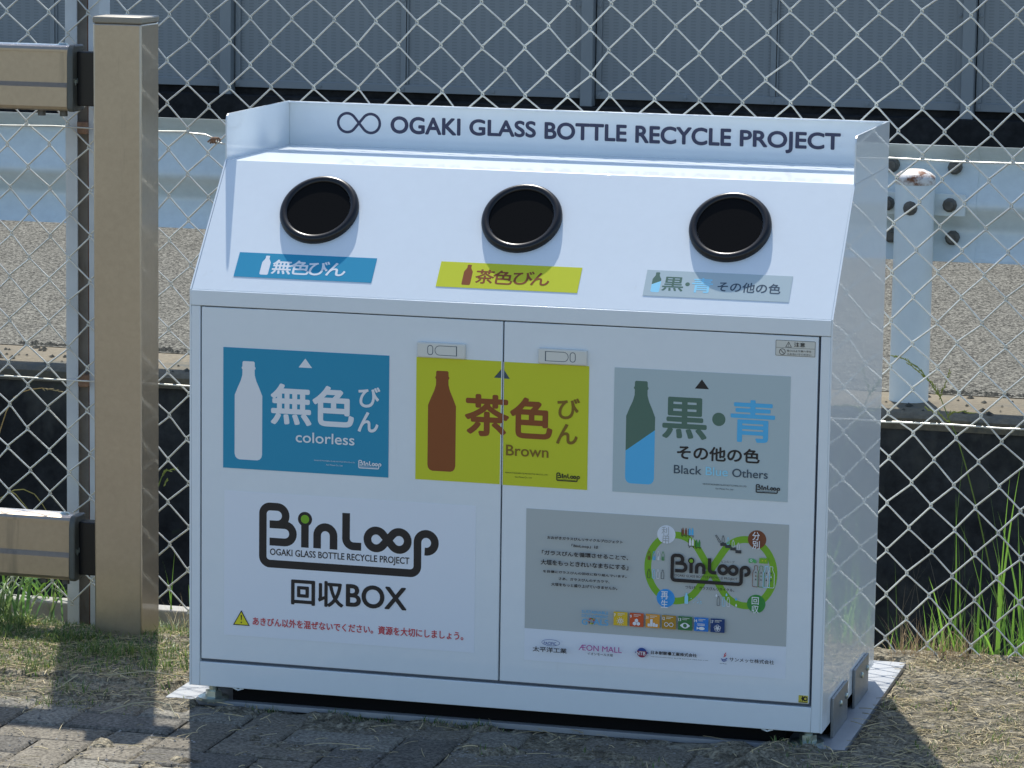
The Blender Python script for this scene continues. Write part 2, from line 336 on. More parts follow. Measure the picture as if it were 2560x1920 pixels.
# ------------------------------------------------------------------ recycling bin
bin_ = empty('recycling_bin', (0, .28, 0), 'white three-hole glass bottle recycling bin standing in front of the wire fence', 'recycling bin')
W2, ZB, H1, D2, H2, D, H = .6, .035, .7826, .1961, 1.0062, .5737, 1.0915
prof = [(0,ZB),(0,H1),(D2,H2),(D2,H-.012),(D2+.004,H-.004),(D2+.012,H),(D,H),(D,ZB)]
for a in (-W2, W2-.003):
    s = MB(); s.prism(prof, a, a+.003); s.build('side_panel', M['white'], bin_)
s = MB(); s.prism([(D-.004,ZB),(D-.004,H-.0035),(D-.016,H-.0035),(D-.016,H-.0005),(D-.001,H-.0005),(D-.001,ZB)], -W2+.003, W2-.003); s.build('back_panel', M['white'], bin_, bevel=.001)
s = MB()
s.prism([(.0005,H1-.0005),(D2,H2-.0008),(D-.0045,H2-.0008),(D-.0045,H2-.004),(D2+.002,H2-.004),(.003,H1-.003)], -W2+.0032, W2-.0032)
s.build('top_cover', M['white'], bin_, bevel=.0012)
for nm, q in (('front_lip', (-W2+.0032,-.0015,.7530,W2-.0032,.016,H1-.001)), ('door_stile', (-W2+.0032,0,ZB,-.5795,.02,.7522)), ('door_stile', (.5795,0,ZB,W2-.0032,.02,.7522)),
              ('bottom_rail', (-.5793,0,ZB,.5793,.02,.0810)), ('floor_panel', (-W2+.003,.0202,ZB,W2-.003,D-.005,ZB+.004))):
    s = MB(); s.box(*q); s.build(nm, M['white'], bin_, bevel=.0012)
s = MB(); s.box(-.5793,.0105,.0815,.5793,.014,.7528); s.build('gap_shade_sheet', M['dark'], bin_)  # added dark sheet that gives the door gaps their shade
s = MB(); s.box(W2+.0002,D2,1.0040,W2+.0006,D-.002,1.0052); s.build('panel_seam', M['ink_SIL'], bin_)
doors = []
for a, b in ((-.5768, -.0016), (.0012, .5752)):
    d = MB(); d.box(a,0,.0872,b,.010,.7508); doors.append(d.build('door', M['white'], bin_, bevel=.0015))
for n, (a, b) in enumerate(((-.1606, -.0697), (.0664, .1571))):
    l = MB(); l.box(a,-.007,.6785,b,0,.7068); lo = l.build('latch', M['latch'], bin_, bevel=.0028, seg=3)
    P = Print(lambda u, v, h: (u, -.0071-h, v)); sgn = -1 if n == 0 else 1
    ox = -.1354 if n == 0 else .1308; P.stroke(arc(ox, .6968, .0048, 0, 180, 8)+arc(ox, .6892, .0048, 180, 360, 8), .0012, 'DG', True)
    c = -.1180 if n == 0 else .1140; e = -.0855 if n == 0 else .0800
    pts = arc(c, .6930, .0085, 90, 270 if n == 0 else -90, 10); P.stroke([(e, .7015)]+pts+[(e, .6845)], .0010, 'DG', True)
    P.rect(min(e, e+.0012*sgn), .6845, max(e, e+.0012*sgn), .7015, 'DG')
    P.build('keyhole', lo)
# openings on the slope
sd = Vector((0, D2, H2-H1)).normalized(); sn = Vector((0, -sd.z, sd.y))
PS = lambda u, v, h: Vector((u, 0, H1))+sd*v+sn*(h-.0002)
for u in (-.3897, -.0012, .3870):
    mt = Matrix.Translation(PS(u, .1880, 0)) @ Matrix((( -1,0,0,0),(0,-sd.y,sn.y,0),(0,-sd.z,sn.z,0),(0,0,0,1)))
    mt = Matrix.Translation(PS(u, .1880, 0)) @ Matrix(((1,0,sn.x,0),(0,sd.y,sn.y,0),(0,sd.z,sn.z,0),(0,0,0,1)))
    s = MB(); s.lathe([(.0752,-.0004),(.0754,.004),(.0742,.0075),(.0715,.0105),(.0680,.0118),(.0640,.0112),(.0612,.0098),(.0600,.0080),(.0596,.0040)], mt, 64)
    ro = s.build('opening_ring', M['black'], bin_, smooth=80)
    s = MB(); s.lathe([(.0592,.0070),(.03,.0068),(.0001,.0067)], mt, 48); s.build('flap', M['flap'], ro, smooth=80)
# levelling feet, floor plate, brackets
for x, y in ((-.5592,.020),(.5691,.036),(-.5592,.50),(.5691,.50)):
    s = MB(); mt = Matrix.Translation((x, y, .0062)); s.lathe([(.0001,0),(.029,0),(.029,.0055),(.0085,.007),(.0085,.0305),(.0001,.0305)], mt, 24); fo = s.build('levelling_foot', M['zinc'], bin_, smooth=30)
    s = MB(); s.lathe([(.009,.006),(.0165,.006),(.0155,.017),(.009,.017)], mt, 6); s.build('nut', M['zinc'], fo)
s = MB(); s.box(-.651,.007,-.004,.640,.735,.0062); s.build('base_plate', M['plate'], bin_, bevel=.001)
pl_ = [(-.522,.024),(.530,.024),(.530,.11),(.592,.11),(.592,.50),(-.592,.50),(-.592,.11),(-.522,.11)]; s = MB(); s.add([(a, b, z) for z in (.0064, ZB-.0003) for a, b in pl_], [tuple(range(8))[::-1], tuple(range(8, 16))]+[(i, (i+1) % 8, 8+(i+1) % 8, 8+i) for i in range(8)]); s.build('under_bin_shade', M['flap'], bin_)  # added black block, stands in for the shade under the bin
for x in (-.505, .50):
    s = MB(); s.tube([(x-.010,.006,ZB-.001),(x-.005,.004,ZB-.002),(x,.004,ZB-.004),(x+.005,.004,ZB-.002),(x+.010,.006,ZB-.001)], .0018, 6); s.build('bottom_clip', M['white'], bin_, smooth=60)
for y0, y1 in ((.085,.240),(.322,.476)):
    s = MB(); s.box(.6008,y0,.0064,.6060,y1,.080); 
    b = s.build('bracket', M['galv'], bin_, bevel=.001)
    for t in (.46, .86):
        q = MB(); q.lathe([(.0060,0),(.0060,.002),(.004,.004),(.0001,.0045)], Matrix.Translation((.6061, y0+(y1-y0)*t, .055)) @ Matrix.Rotation(math.pi/2, 4, 'Y'), 12); q.build('bolt', M['zinc'], b, smooth=40)
# printed signs
TX = [
('blue', '無', -0.442, -0.3624, 0.539, 0.6157, 'W', 2.4),
('blue', '色', -0.3611, -0.2809, 0.5406, 0.6161, 'W', 2.4),
('blue', 'び', -0.2727, -0.231, 0.5798, 0.6182, 'W', 2),
('blue', 'ん', -0.2736, -0.2339, 0.5342, 0.5719, 'W', 2),
('blue', 'colorless', -0.3927, -0.2795, 0.508, 0.5278, 'W', 1),
('blue', 'NIHONTAISANBIN GLASS BOTTLE MFG.CO.,LTD.', -0.3566, -0.2777, 0.4751, 0.4776, 'W', 0),
('blue', 'Sun Messe Co., Ltd.', -0.3333, -0.3015, 0.4677, 0.4708, 'W', 0),
('yel', '茶', -0.0708, 0.013, 0.5392, 0.6164, 'BR', 2.5),
('yel', '色', 0.0142, 0.0939, 0.5396, 0.615, 'BR', 2.5),
('yel', 'び', 0.1025, 0.1442, 0.579, 0.6181, 'BR2', 2),
('yel', 'ん', 0.1011, 0.1411, 0.5334, 0.5707, 'BR2', 2),
('yel', 'Brown', 0.0079, 0.0873, 0.5065, 0.5266, 'BR2', 1),
('yel', 'NIHONTAISANBIN GLASS BOTTLE MFG.CO.,LTD.', 0.0074, 0.0872, 0.4738, 0.4765, 'K', 0),
('yel', 'Sun Messe Co., Ltd.', 0.0255, 0.0574, 0.4667, 0.4697, 'K', 0),
('grey', '黒', 0.2962, 0.378, 0.5552, 0.6306, 'GR', 2.1),
('grey', '青', 0.4205, 0.5009, 0.5559, 0.6323, 'SB', 1.5),
('grey', 'その他の色', 0.3243, 0.4751, 0.5183, 0.5445, 'K', 2.4),
('grey', 'Black', 0.3194, 0.3701, 0.4922, 0.5077, 'DG', 0.6),
('grey', 'Blue', 0.3776, 0.418, 0.4923, 0.5075, 'LB', 0.6),
('grey', 'Others', 0.426, 0.4904, 0.492, 0.5072, 'DG', 0.6),
('grey', 'NIHONTAISANBIN GLASS BOTTLE MFG.CO.,LTD.', 0.373, 0.4531, 0.4745, 0.4776, 'K', 0),
('grey', 'Sun Messe Co., Ltd.', 0.3963, 0.4291, 0.4676, 0.4706, 'K', 0),
('caution', '注意', 0.5315, 0.5514, 0.7316, 0.7397, 'K', 1.5),
('caution', '投入口より奥へ手を', 0.5192, 0.5628, 0.7225, 0.7261, 'K', 0.3),
('caution', '入れないでください', 0.5193, 0.563, 0.7165, 0.7201, 'K', 0.3),
('white', 'OGAKI GLASS BOTTLE RECYCLE PROJECT', -0.4418, -0.1726, 0.2933, 0.3059, 'K', 1),
('white', '回収', -0.4003, -0.2985, 0.2026, 0.2513, 'K', 2.4),
('white', 'BOX', -0.2939, -0.1771, 0.2059, 0.2492, 'K', 2),
('white', 'あきびん以外を混ぜないでください。資源を大切にしましょう。', -0.475, -0.068, 0.158, 0.174, 'RED', 1.6),
('info', 'おおがきガラスびんリサイクルプロジェクト', 0.0894, 0.2297, 0.3591, 0.3648, 'K', 3.0),
('info', '「BinLoop」は', 0.1349, 0.1849, 0.3458, 0.3529, 'K', 3.0),
('info', '「ガラスびんを循環させることで、', 0.0798, 0.2407, 0.3292, 0.3382, 'K', 2.6),
('info', '大垣をもっときれいなまちにする」', 0.0779, 0.2411, 0.3111, 0.3211, 'K', 2.6),
('info', 'を目標にガラスびんの回収に取り組んでいます。', 0.0825, 0.2382, 0.2968, 0.3018, 'K', 3.0),
('info', 'さあ、ガラスびんのチカラで、', 0.1122, 0.207, 0.2849, 0.2902, 'K', 3.0),
('info', '大垣をもっと盛り上げていきませんか。', 0.0984, 0.2217, 0.2734, 0.2794, 'K', 3.0),
('info', 'ビンループ', 0.4119, 0.4357, 0.3369, 0.3412, 'K', 0.3),
('info', 'つなげ、ガラスびんリサイクル、', 0.3469, 0.4362, 0.2849, 0.2909, 'K', 1.6),
('info', '利', 0.3013, 0.3146, 0.38, 0.3957, 'G5', 0),
('info', '用', 0.3017, 0.315, 0.3638, 0.3792, 'G5', 0),
('info', '分', 0.4668, 0.4803, 0.3814, 0.3967, 'W', 1),
('info', '別', 0.4672, 0.4807, 0.3655, 0.3806, 'W', 1),
('info', '再', 0.3025, 0.3158, 0.2629, 0.2776, 'W', 1),
('info', '生', 0.3028, 0.3156, 0.2473, 0.262, 'W', 1),
('info', '回', 0.4687, 0.4816, 0.2648, 0.2783, 'W', 1),
('info', '収', 0.4691, 0.482, 0.2488, 0.2634, 'W', 1),
('info', 'OGAKI GLASS BOTTLE RECYCLE PROJECT', 0.327, 0.4416, 0.3064, 0.3108, 'K', 0.7),
('info', 'SUSTAINABLE', 0.1567, 0.2063, 0.2275, 0.2329, 'SB2', 2),
('info', 'DEVELOPMENT', 0.1569, 0.2059, 0.2202, 0.2251, 'SB2', 2),
('info', 'G', 0.157, 0.1678, 0.206, 0.2173, 'SB2', 2),
('info', 'ALS', 0.1789, 0.2067, 0.2069, 0.2183, 'SB2', 2),
('info', '7', 0.2167, 0.22, 0.2251, 0.2308, 'W', 2),
('info', '9', 0.2468, 0.2498, 0.2248, 0.2306, 'W', 2),
('info', '11', 0.2764, 0.2804, 0.2251, 0.2308, 'W', 2),
('info', '12', 0.3058, 0.3111, 0.2255, 0.2311, 'W', 2),
('info', '13', 0.3357, 0.3411, 0.2255, 0.2311, 'W', 2),
('info', '14', 0.3653, 0.3706, 0.2255, 0.2311, 'W', 2),
('info', '17', 0.3956, 0.4004, 0.2258, 0.2314, 'W', 2),
('info', 'PACIFIC', 0.0872, 0.1106, 0.1644, 0.1698, 'NV', 1),
('info', '太平洋工業', 0.0667, 0.1305, 0.1504, 0.16, 'K', 2),
('info', 'ÆON MALL', 0.1526, 0.233, 0.1589, 0.1693, 'MG', 0.2),
('info', 'イオンモール大垣', 0.1694, 0.2167, 0.1511, 0.1561, 'K', 1.4),
('info', 'NTB', 0.2599, 0.2771, 0.1579, 0.1645, 'W', 1.5),
('info', '日本耐酸壜工業株式会社', 0.2871, 0.3718, 0.1612, 0.1678, 'K', 3.0),
('info', 'NIHONTAISANBIN GLASS BOTTLE MFG.CO.,LTD.', 0.2873, 0.3935, 0.156, 0.1573, 'K', 1.6),
('info', 'サンメッセ株式会社', 0.4315, 0.5128, 0.1585, 0.166, 'K', 1.6),
('info', 'Sun Messe', 0.4142, 0.4267, 0.1527, 0.1544, 'K', 0.2),
('slb', '無', -0.4531, -0.4153, 0.042, 0.0743, 'W', 2),
('slb', '色', -0.4177, -0.3803, 0.0425, 0.074, 'W', 2),
('slb', 'び', -0.3832, -0.3433, 0.0427, 0.0744, 'W', 1.6),
('slb', 'ん', -0.3483, -0.3107, 0.0433, 0.0726, 'W', 1.6),
('sly', '茶', -0.0647, -0.029, 0.0419, 0.0734, 'BR', 1.8),
('sly', '色', -0.0315, 0.0061, 0.042, 0.073, 'BR', 1.8),
('sly', 'び', 0.0057, 0.0447, 0.0435, 0.0736, 'BR', 1.5),
('sly', 'ん', 0.04, 0.0745, 0.0437, 0.0715, 'BR', 1.5),
('slg', '黒', 0.2823, 0.3213, 0.0453, 0.076, 'GR', 1.4),
('slg', '青', 0.336, 0.3743, 0.0445, 0.0763, 'LB', 1.2),
('slg', 'その他の色', 0.3831, 0.4977, 0.0491, 0.0709, 'DG', 1.5),
('back', 'OGAKI GLASS BOTTLE RECYCLE PROJECT', -0.3881, 0.5077, 1.0328, 1.068, 'NVY', 2.0),
('backw', 'OGAKI', -0.3881, -0.2449, 1.0336, 1.068, 'NVY', 2.6),
('backw', 'GLASS', -0.2271, -0.0923, 1.0352, 1.0677, 'NVY', 2.6),
('backw', 'BOTTLE', -0.0751, 0.0893, 1.0335, 1.0672, 'NVY', 2.6),
('backw', 'RECYCLE', 0.1062, 0.2952, 1.0324, 1.0667, 'NVY', 2.6),
('backw', 'PROJECT', 0.312, 0.5077, 1.0328, 1.0654, 'NVY', 2.6),
]
PF = lambda u, v, h: (u, -.0008-h, v)
def sign(name, rects, ink, y=-.0008):
    s = MB()
    for (a, b, c, d) in rects: s.box(a, y, b, c, -.0001, d)
    return s.build(name, M['ink_'+ink], bin_)
def texts(P, grp):
    for g_, t, a, b, c, d, ink, wt in TX:
        if g_ == grp: P.text(t, a, b, c, d, ink, wt)
# blue
o = sign('sign_panel', [(-.5340,.4522,-.2146,.6778)], 'BL'); o['label'] = 'blue sign with a white bottle for colourless glass'
P = Print(PF); P.bottle(-.4848,.4695,.6536,.0535,'W'); P.build('bottle_symbol', o)
P = Print(PF); P.poly([(-.3752,.6643),(-.3882,.6472),(-.3620,.6473)],'W'); texts(P,'blue'); binloop(P,-.2717,-.2275,.4822,'W',None); P.rect(-.2690,.4698,-.2350,.4704,'W'); P.build('lettering', o)
# yellow, cut by the gap between the doors
o = sign('sign_panel', [(-.1630,.4528,-.0030,.6782)], 'YE'); o['label'] = 'left half of the yellow green sign with a brown bottle'
P = Print(PF); P.bottle(-.1138,.4700,.6550,.0530,'BR'); P.build('bottle_symbol', o)
P = Print(PF); P.poly([(-.0018,.6636),(-.0168,.6478),(-.0030,.6477),(-.0030,.6640)],'DG'); P.rect(-.0031,.4528,-.0021,.6782,'W')
o1 = sign('sign_panel', [(.0022,.4520,.1601,.6777)], 'YE'); o1['label'] = 'right half of the yellow green sign, lettered brown'
P.poly([(.0022,.6628),(.0022,.6473),(.0131,.6470)],'DG'); texts(P,'yel'); binloop(P,.1028,.1466,.4810,'K',None); P.rect(.1055,.4682,.1385,.4688,'K'); P.rect(.0012,.4520,.0021,.6777,'W'); P.build('lettering', o1)
# grey
o = sign('sign_panel', [(.2069,.4522,.5271,.6781)], 'GY'); o['label'] = 'grey sign with a green and blue bottle for other colours'
P = Print(PF); P.bottle(.2565,.4690,.6560,.0533,'GR'); P.bottle(.2565,.4690,.6560,.0533,'SB',((.2299,.5284),(.2831,.5682))); P.build('bottle_symbol', o)
P = Print(PF); P.poly([(.3670,.6648),(.3544,.6476),(.3802,.6476)],'K'); P.disc(.3992,.5944,.0121,'GR'); texts(P,'grey'); binloop(P,.4693,.5134,.4818,'K',None); P.rect(.4722,.4692,.5050,.4698,'K'); P.build('lettering', o)
# small caution sticker
o = sign('caution_sticker', [(.4985,.7147,.5698,.7427)], 'CR')
P = Print(PF); P.stroke([(.5000,.7152),(.5683,.7152),(.5693,.7162),(.5693,.7412),(.5683,.7422),(.5000,.7422),(.4990,.7412),(.4990,.7162)], .0007,'K',True); P.rect(.4990,.7290,.5693,.7295,'K')
P.stroke([(.5217,.7398),(.5167,.7307),(.5268,.7307)], .0009,'K',True); P.rect(.5213,.7336,.5221,.7372,'K'); P.rect(.5213,.7320,.5221,.7328,'K')
P.ring(.5108,.7219,.0052,.0010,'K'); P.stroke([(.5072,.7255),(.5144,.7183)], .0010,'K'); texts(P,'caution'); P.build('lettering', o)
# white logo poster
o = sign('logo_poster', [(-.5314,.1360,-.0473,.4095)], 'PW', -.0005)
P = Print(lambda u, v, h: (u, -.0005-h, v)); binloop(P,-.4633,-.1170,.3918); texts(P,'white')
P.poly([(-.4972,.1848),(-.5135,.1562),(-.4809,.1562)],'K'); P.poly([(-.4972,.1815),(-.5108,.1578),(-.4836,.1578)],'TRI'); P.poly([(-.4986,.1760),(-.4958,.1760),(-.4965,.1658),(-.4979,.1658)],'K'); P.disc(-.4972,.1618,.0014,'K'); P.build('lettering', o)
# information poster
o = sign('information_poster', [(.0476,.1300,.5316,.1895)], 'PW', -.0005); o2 = sign('information_poster', [(.0476,.1897,.5310,.4115)], 'IG', -.0008)
P = Print(PF); loop_strokes(P,.3905,.3195,.0640,.0515,.0605,.0125,'LG')
for cx, cy, ink in ((.3081,.3799,'PW'),(.4739,.3812,'CBR'),(.3093,.2632,'CB'),(.4752,.2640,'CG')): P.disc(cx,cy,.0168,ink)
def bt(x, z, h, ink, ol=0): P.bottle(x, z, z+h, h*.3, ink, None, ol)
for x, z, ink in ((.3385,.3810,'CBR'),(.3440,.3810,'CBR'),(.3510,.3815,'SB'),(.3560,.3815,'SB'),(.3520,.3625,'W'),(.3570,.3625,'W'),(.3640,.3610,'CG'),(.3690,.3610,'CG')): bt(x,z,.0130,ink)
for x, z in ((.3355,.3805),(.3480,.3808),(.3490,.3618),(.3615,.3604)):
    P.rect(x,z-.001,x+.0110,z,'K'); P.rect(x,z,x+.0008,z+.012,'K'); P.disc(x+.002,z-.0025,.0009,'K',10); P.disc(x+.009,z-.0025,.0009,'K',10)
for x, z, ink in ((.2775,.3320,'CBR'),(.2865,.3320,'SB'),(.2945,.3325,'W'),(.3030,.3325,'CG')): bt(x,z,.0075,ink); bt(x,z,.0155,ink,.0007)
for x, z, ink in ((.2775,.2985,'CK'),(.2865,.2985,'LB'),(.2945,.2985,'W'),(.3030,.2985,'CK')): bt(x,z,.0160,ink,.0008)
for n_, (x, z, ink) in enumerate(((.4125,.3720,'CK'),(.4215,.3690,'LB'),(.4310,.3650,'W'),(.4405,.3605,'W'))):
    bt(x,z,.0125,ink,.0008); P.rect(x-.0050,z-.0062,x+.0055,z-.0004,'CK')
P.stroke([(.3985,.3840),(.4000,.3850),(.4080,.3740),(.4055,.3720)], .0009,'CK',True)
P.rect(.4600,.3395,.4690,.3462,'WB'); P.poly([(.4690,.3395),(.4742,.3395),(.4742,.3425),(.4715,.3450),(.4690,.3450)],'WB'); P.disc(.4625,.3392,.0014,'WB',10); P.disc(.4715,.3392,.0014,'WB',10); P.ring(.4645,.3428,.0018,.0008,'PW',12)
P.poly([(.4790,.3388),(.4947,.3388),(.4947,.3495),(.4915,.3495),(.4910,.3478),(.4870,.3495),(.4870,.3478),(.4830,.3495),(.4830,.3478),(.4795,.3490)],'LG')
for x in (.4840,.4895): P.poly([(x,.3450),(x+.0028,.3438),(x,.3425)],'TRI')
for x, ink in ((.4735,'CBR'),(.4832,'CG'),(.4930,'LB'),(.5015,'W')):
    bt(x,.2955,.0385,ink,.0009)
    for q in range(3): P.poly([(x-.0014,.3075+q*.0065),(x+.0014,.3075+q*.0065),(x,.3110+q*.0065)], 'CK' if q != 1 else ink)
P.bottle(.3480,.2560,.2760,.0065,'LB')
for q in range(16): P.disc(R.uniform(.355,.376), R.uniform(.257,.268), R.uniform(.0004,.0011), R.choice(['LB','SB']), 8)
for x, z, ink in ((.4070,.2570,'CK'),(.4165,.2565,'LB'),(.4250,.2565,'W')): bt(x,z,.0165,ink,.0008)
for x, z, ink in ((.4215,.2770,'LB'),(.4390,.2700,'SB'),(.4395,.2590,'W'),(.4030,.2745,'PW')): P.disc(x,z,.0017,ink,10); P.poly([(x-.0015,z+.0006),(x+.0015,z+.0006),(x,z+.004)],ink)
binloop(P,.3179,.4645,.3468)
for a in range(12): P.ring(.1737,.2122,.0046,.0026,['RED','S11','CG','S9','RED','SB','OR','S17','TRI','CG','S12','S14'][a],4,a*30,a*30+30)
sq = [(.2148,'S7'),(.2447,'S9'),(.2745,'S11'),(.3045,'S12'),(.3344,'S13'),(.3640,'S14'),(.3940,'S17')]
for x, ink in sq:
    P.rect(x,.2079,x+.0258,.2330,ink)
    for q in (0, 1): P.rect(x+.0075,.2292-q*.0026,x+(.0205 if q == 0 else .016),.2303-q*.0026,'CR')
x = .2148+.0129; P.ring(x,.2165,.0036,.0013,'W',14); P.disc(x,.2165,.0015,'W',10)
for q in range(10): P.stroke([(x+.0052*math.cos(q*.628), .2165+.0052*math.sin(q*.628)), (x+.0068*math.cos(q*.628), .2165+.0068*math.sin(q*.628))], .0010,'W')
x = .2447+.0129
for u, v in ((0,.2195),(-.0035,.2138),(.0035,.2138)): P.poly([(x+u+.0036*math.cos(a*1.0472+.5236), v+.0036*math.sin(a*1.0472+.5236)) for a in range(6)],'W')
x = .2745
for u, w_, h in ((.004,.004,.005),(.0085,.0045,.0135),(.0135,.004,.007),(.0180,.0045,.005)): P.rect(x+u,.2105,x+u+w_,.2105+h,'W')
loop_strokes(P,.3045+.0129,.2163,.0046,.0034,.0034,.0011,'W')
x = .3344+.0129; P.poly([(x-.0095,.2165)]+[(x-.0095+.019*q/10, .2165+.0052*math.sin(math.pi*q/10)) for q in range(1,10)]+[(x+.0095,.2165)]+[(x+.0095-.019*q/10, .2165-.0052*math.sin(math.pi*q/10)) for q in range(1,10)],'W'); P.disc(x,.2165,.0036,'S13',14)
x = .3640+.0129; P.disc(x+.001,.2135,.0055,'W',16,.0030); P.poly([(x-.0035,.2135),(x-.008,.2165),(x-.008,.2105)],'W')
for q in (0, 1): P.stroke([(x-.007+.0014*a, .2192+q*.0024+(.0005 if a % 2 else -.0005)) for a in range(11)], .0009,'W')
x = .3940+.0129
for q in range(5): P.ring(x+.0032*math.cos(q*1.2566+.314), .2160+.0032*math.sin(q*1.2566+.314), .0029, .0007,'W',14)
P.ring(x,.2160,.0025,.0007,'W',12)
P.ring(.0990,.1673,.0168,.0007,'NV',28,ry=.0057)
P.poly([(.2556,.1613),(.2689,.1680),(.2822,.1613),(.2689,.1546)],'NV'); P.disc(.2689,.1613,.0090,'NR',24); P.poly(arc(.2689,.1613,.0090,20,160,14),'NV')
P.stroke([(.4238,.1722),(.4212,.1690),(.4213,.1660),(.4196,.1640)], .0016,'RED'); P.stroke([(.4242,.1690),(.4228,.1668),(.4226,.1650)], .0014,'RED')
P.stroke([(.4150,.1608),(.4180,.1590),(.4215,.1592),(.4260,.1622)], .0018,'NV'); P.stroke([(.4165,.1575),(.4200,.1563),(.4250,.1580)], .0016,'NV')
P.rect(.0884,.1608,.1096,.1609,'PW'); texts(P,'info'); P.build('lettering', o2)
o = sign('maker_badge', [(.5564,.0891,.5734,.1025)], 'KO')
P = Print(PF); P.poly([(.5570,.0915),(.5645,.0915),(.5645,.1020),(.5570,.1020)],'K'); P.stroke([(.5585,.0920),(.5585,.1015)], .0028,'KO'); P.stroke([(.5590,.0965),(.5622,.1012)], .0026,'KO'); P.stroke([(.5595,.0970),(.5624,.0922)], .0026,'KO')
P.disc(.5684,.0968,.0046,'K',20); P.disc(.5690,.0968,.0022,'KO',14); P.rect(.5575,.0896,.5724,.0906,'K'); P.build('lettering', o)
# labels on the slope
def slab(x0, x1, z0, z1, ink, lab):
    s = MB(); s.add([PS(a, b, h) for h in (-.0001, .0001) for a, b in ((x0,z0),(x1,z0),(x1,z1),(x0,z1))], [(3,2,1,0),(4,5,6,7),(0,1,5,4),(1,2,6,5),(2,3,7,6),(3,0,4,7)])
    o = s.build('opening_label', M['ink_'+ink], bin_); o['label'] = lab; return o
PL = lambda u, v, h: PS(u, v, .00013+h)
o = slab(-.5226,-.2571,.0325,.0871,'BL','blue label under the left opening'); P = Print(PL, 0, .00001); P.bottle(-.4660,.0393,.0817,.0165,'W'); texts(P,'slb'); P.build('lettering', o)
o = slab(-.1346,.1301,.0315,.0870,'YE','yellow label under the middle opening'); P = Print(PL, 0, .00001); P.bottle(-.0795,.0376,.0823,.0165,'BR'); texts(P,'sly'); P.build('lettering', o)
o = slab(.2503,.5158,.0332,.0891,'GY','grey label under the right opening'); P = Print(PL, 0, .00001); P.bottle(.2710,.0415,.0845,.0160,'GR'); P.bottle(.2710,.0415,.0845,.0160,'LB',((.263,.0580),(.279,.0660))); P.disc(.3282,.0615,.0042,'GR'); texts(P,'slg'); P.build('lettering', o)
# title on the back panel
PB = lambda u, v, h: (u, D-.0042-h, v)
P = Print(PB); texts(P,'backw'); P.build('title_lettering', bin_)
P = Print(PB); loop_strokes(P,-.4530,1.0517,.0243,.0186,.0186,.0054,'NVY'); P.build('infinity_symbol', bin_)

# ------------------------------------------------------------------ chain link fence
FY = .82
fence = empty('chain_link_fence', (0, FY, 0), 'galvanised diamond wire mesh fence running behind the recycling bin', 'fence')
PU, PV, U0, V0 = .04478, .04652, -.94345, 1.23969; wr = .0019
def knot(c, r):
    q = R2[(c, r)]; return (U0+c*PU+q[0], V0-r*PV+q[1])
cmin, cmax, rmin, rmax = -90, 120, -10, 27; R2 = {}
for c in range(cmin-1, cmax+2):
    for r in range(rmin-1, rmax+2): R2[(c, r)] = (R.gauss(0, .0018)+.007*noise.noise((c*.11, r*.13, 2)), R.gauss(0, .0018)+.007*noise.noise((c*.11, r*.13, 7)))
wm = MB()
for c in range(cmin, cmax):
    pts = []
    top = rmin if (c % 2 == rmin % 2) else rmin
    for r in range(rmin, rmax+1):
        if V0-r*PV < (-.075 if U0+c*PU < -.5 else -.03): break
        cc = c if (c+r) % 2 == 0 else c+1
        x, z = knot(cc, r); sg = 1 if cc == c+1 else -1; ov = .0022
        bump_y = .0022
        pts += [(x+sg*(ov-.0062), FY-bump_y*.6, z+.0062), (x+sg*ov, FY-bump_y*sg*1.0, z+.0022), (x+sg*ov, FY+bump_y*sg*1.0, z-.0022), (x+sg*(ov-.0062), FY+bump_y*.6, z-.0062)]
    wm.tube(pts, wr, 6)
wm.build('wire_mesh', M['wire'], fence, smooth=80)
for z in (1.000, .468):
    t = MB()
    if z > .9:
        t.tube([(-2.4+.1*i, FY-.005, z+.002*math.sin(i*1.7)) for i in range(-28, 16)]+[(-.90,FY-.005,.998),(-.862,FY-.005,.996),(-.845,FY-.006,.990),(-.838,FY-.008,.984)], .0018, 6); t.build('tension_wire', M['wire'], fence, smooth=80); t = MB()
        t.tube([(-.838,FY-.008,.983),(-.825,FY-.006,.979),(-.80,FY-.005,.978),(-.7,FY-.005,.985)]+[(-.6+.1*i, FY-.005, .994+.002*math.sin(i*1.3)+.005*min(1, i/8)) for i in range(50)], .0018, 6)
    else: t.tube([(-2.4+.1*i, FY-.005, z-.006+.0004*i+.0015*math.sin(i*1.9)) for i in range(-28, 68)], .0020, 6)
    wo = t.build('tension_wire', M['wire'], fence, smooth=80)
    if z > .9:
        t = MB()
        t.tube([(-.854,FY-.012,.981)]+[(-.848+.0006*a+.004*math.cos(a*.785), FY-.007+.005*math.sin(a*.785), .985+.006*math.cos(a*.785+.04*a)) for a in range(28)], .0019, 5); t.build('wire_knot', M['knotwire'], wo, smooth=80)
t = MB(); t.tube([(-6,FY+.02,1.70),(6,FY+.02,1.70)], .030, 12); t.build('top_rail', M['galv'], fence, smooth=80)
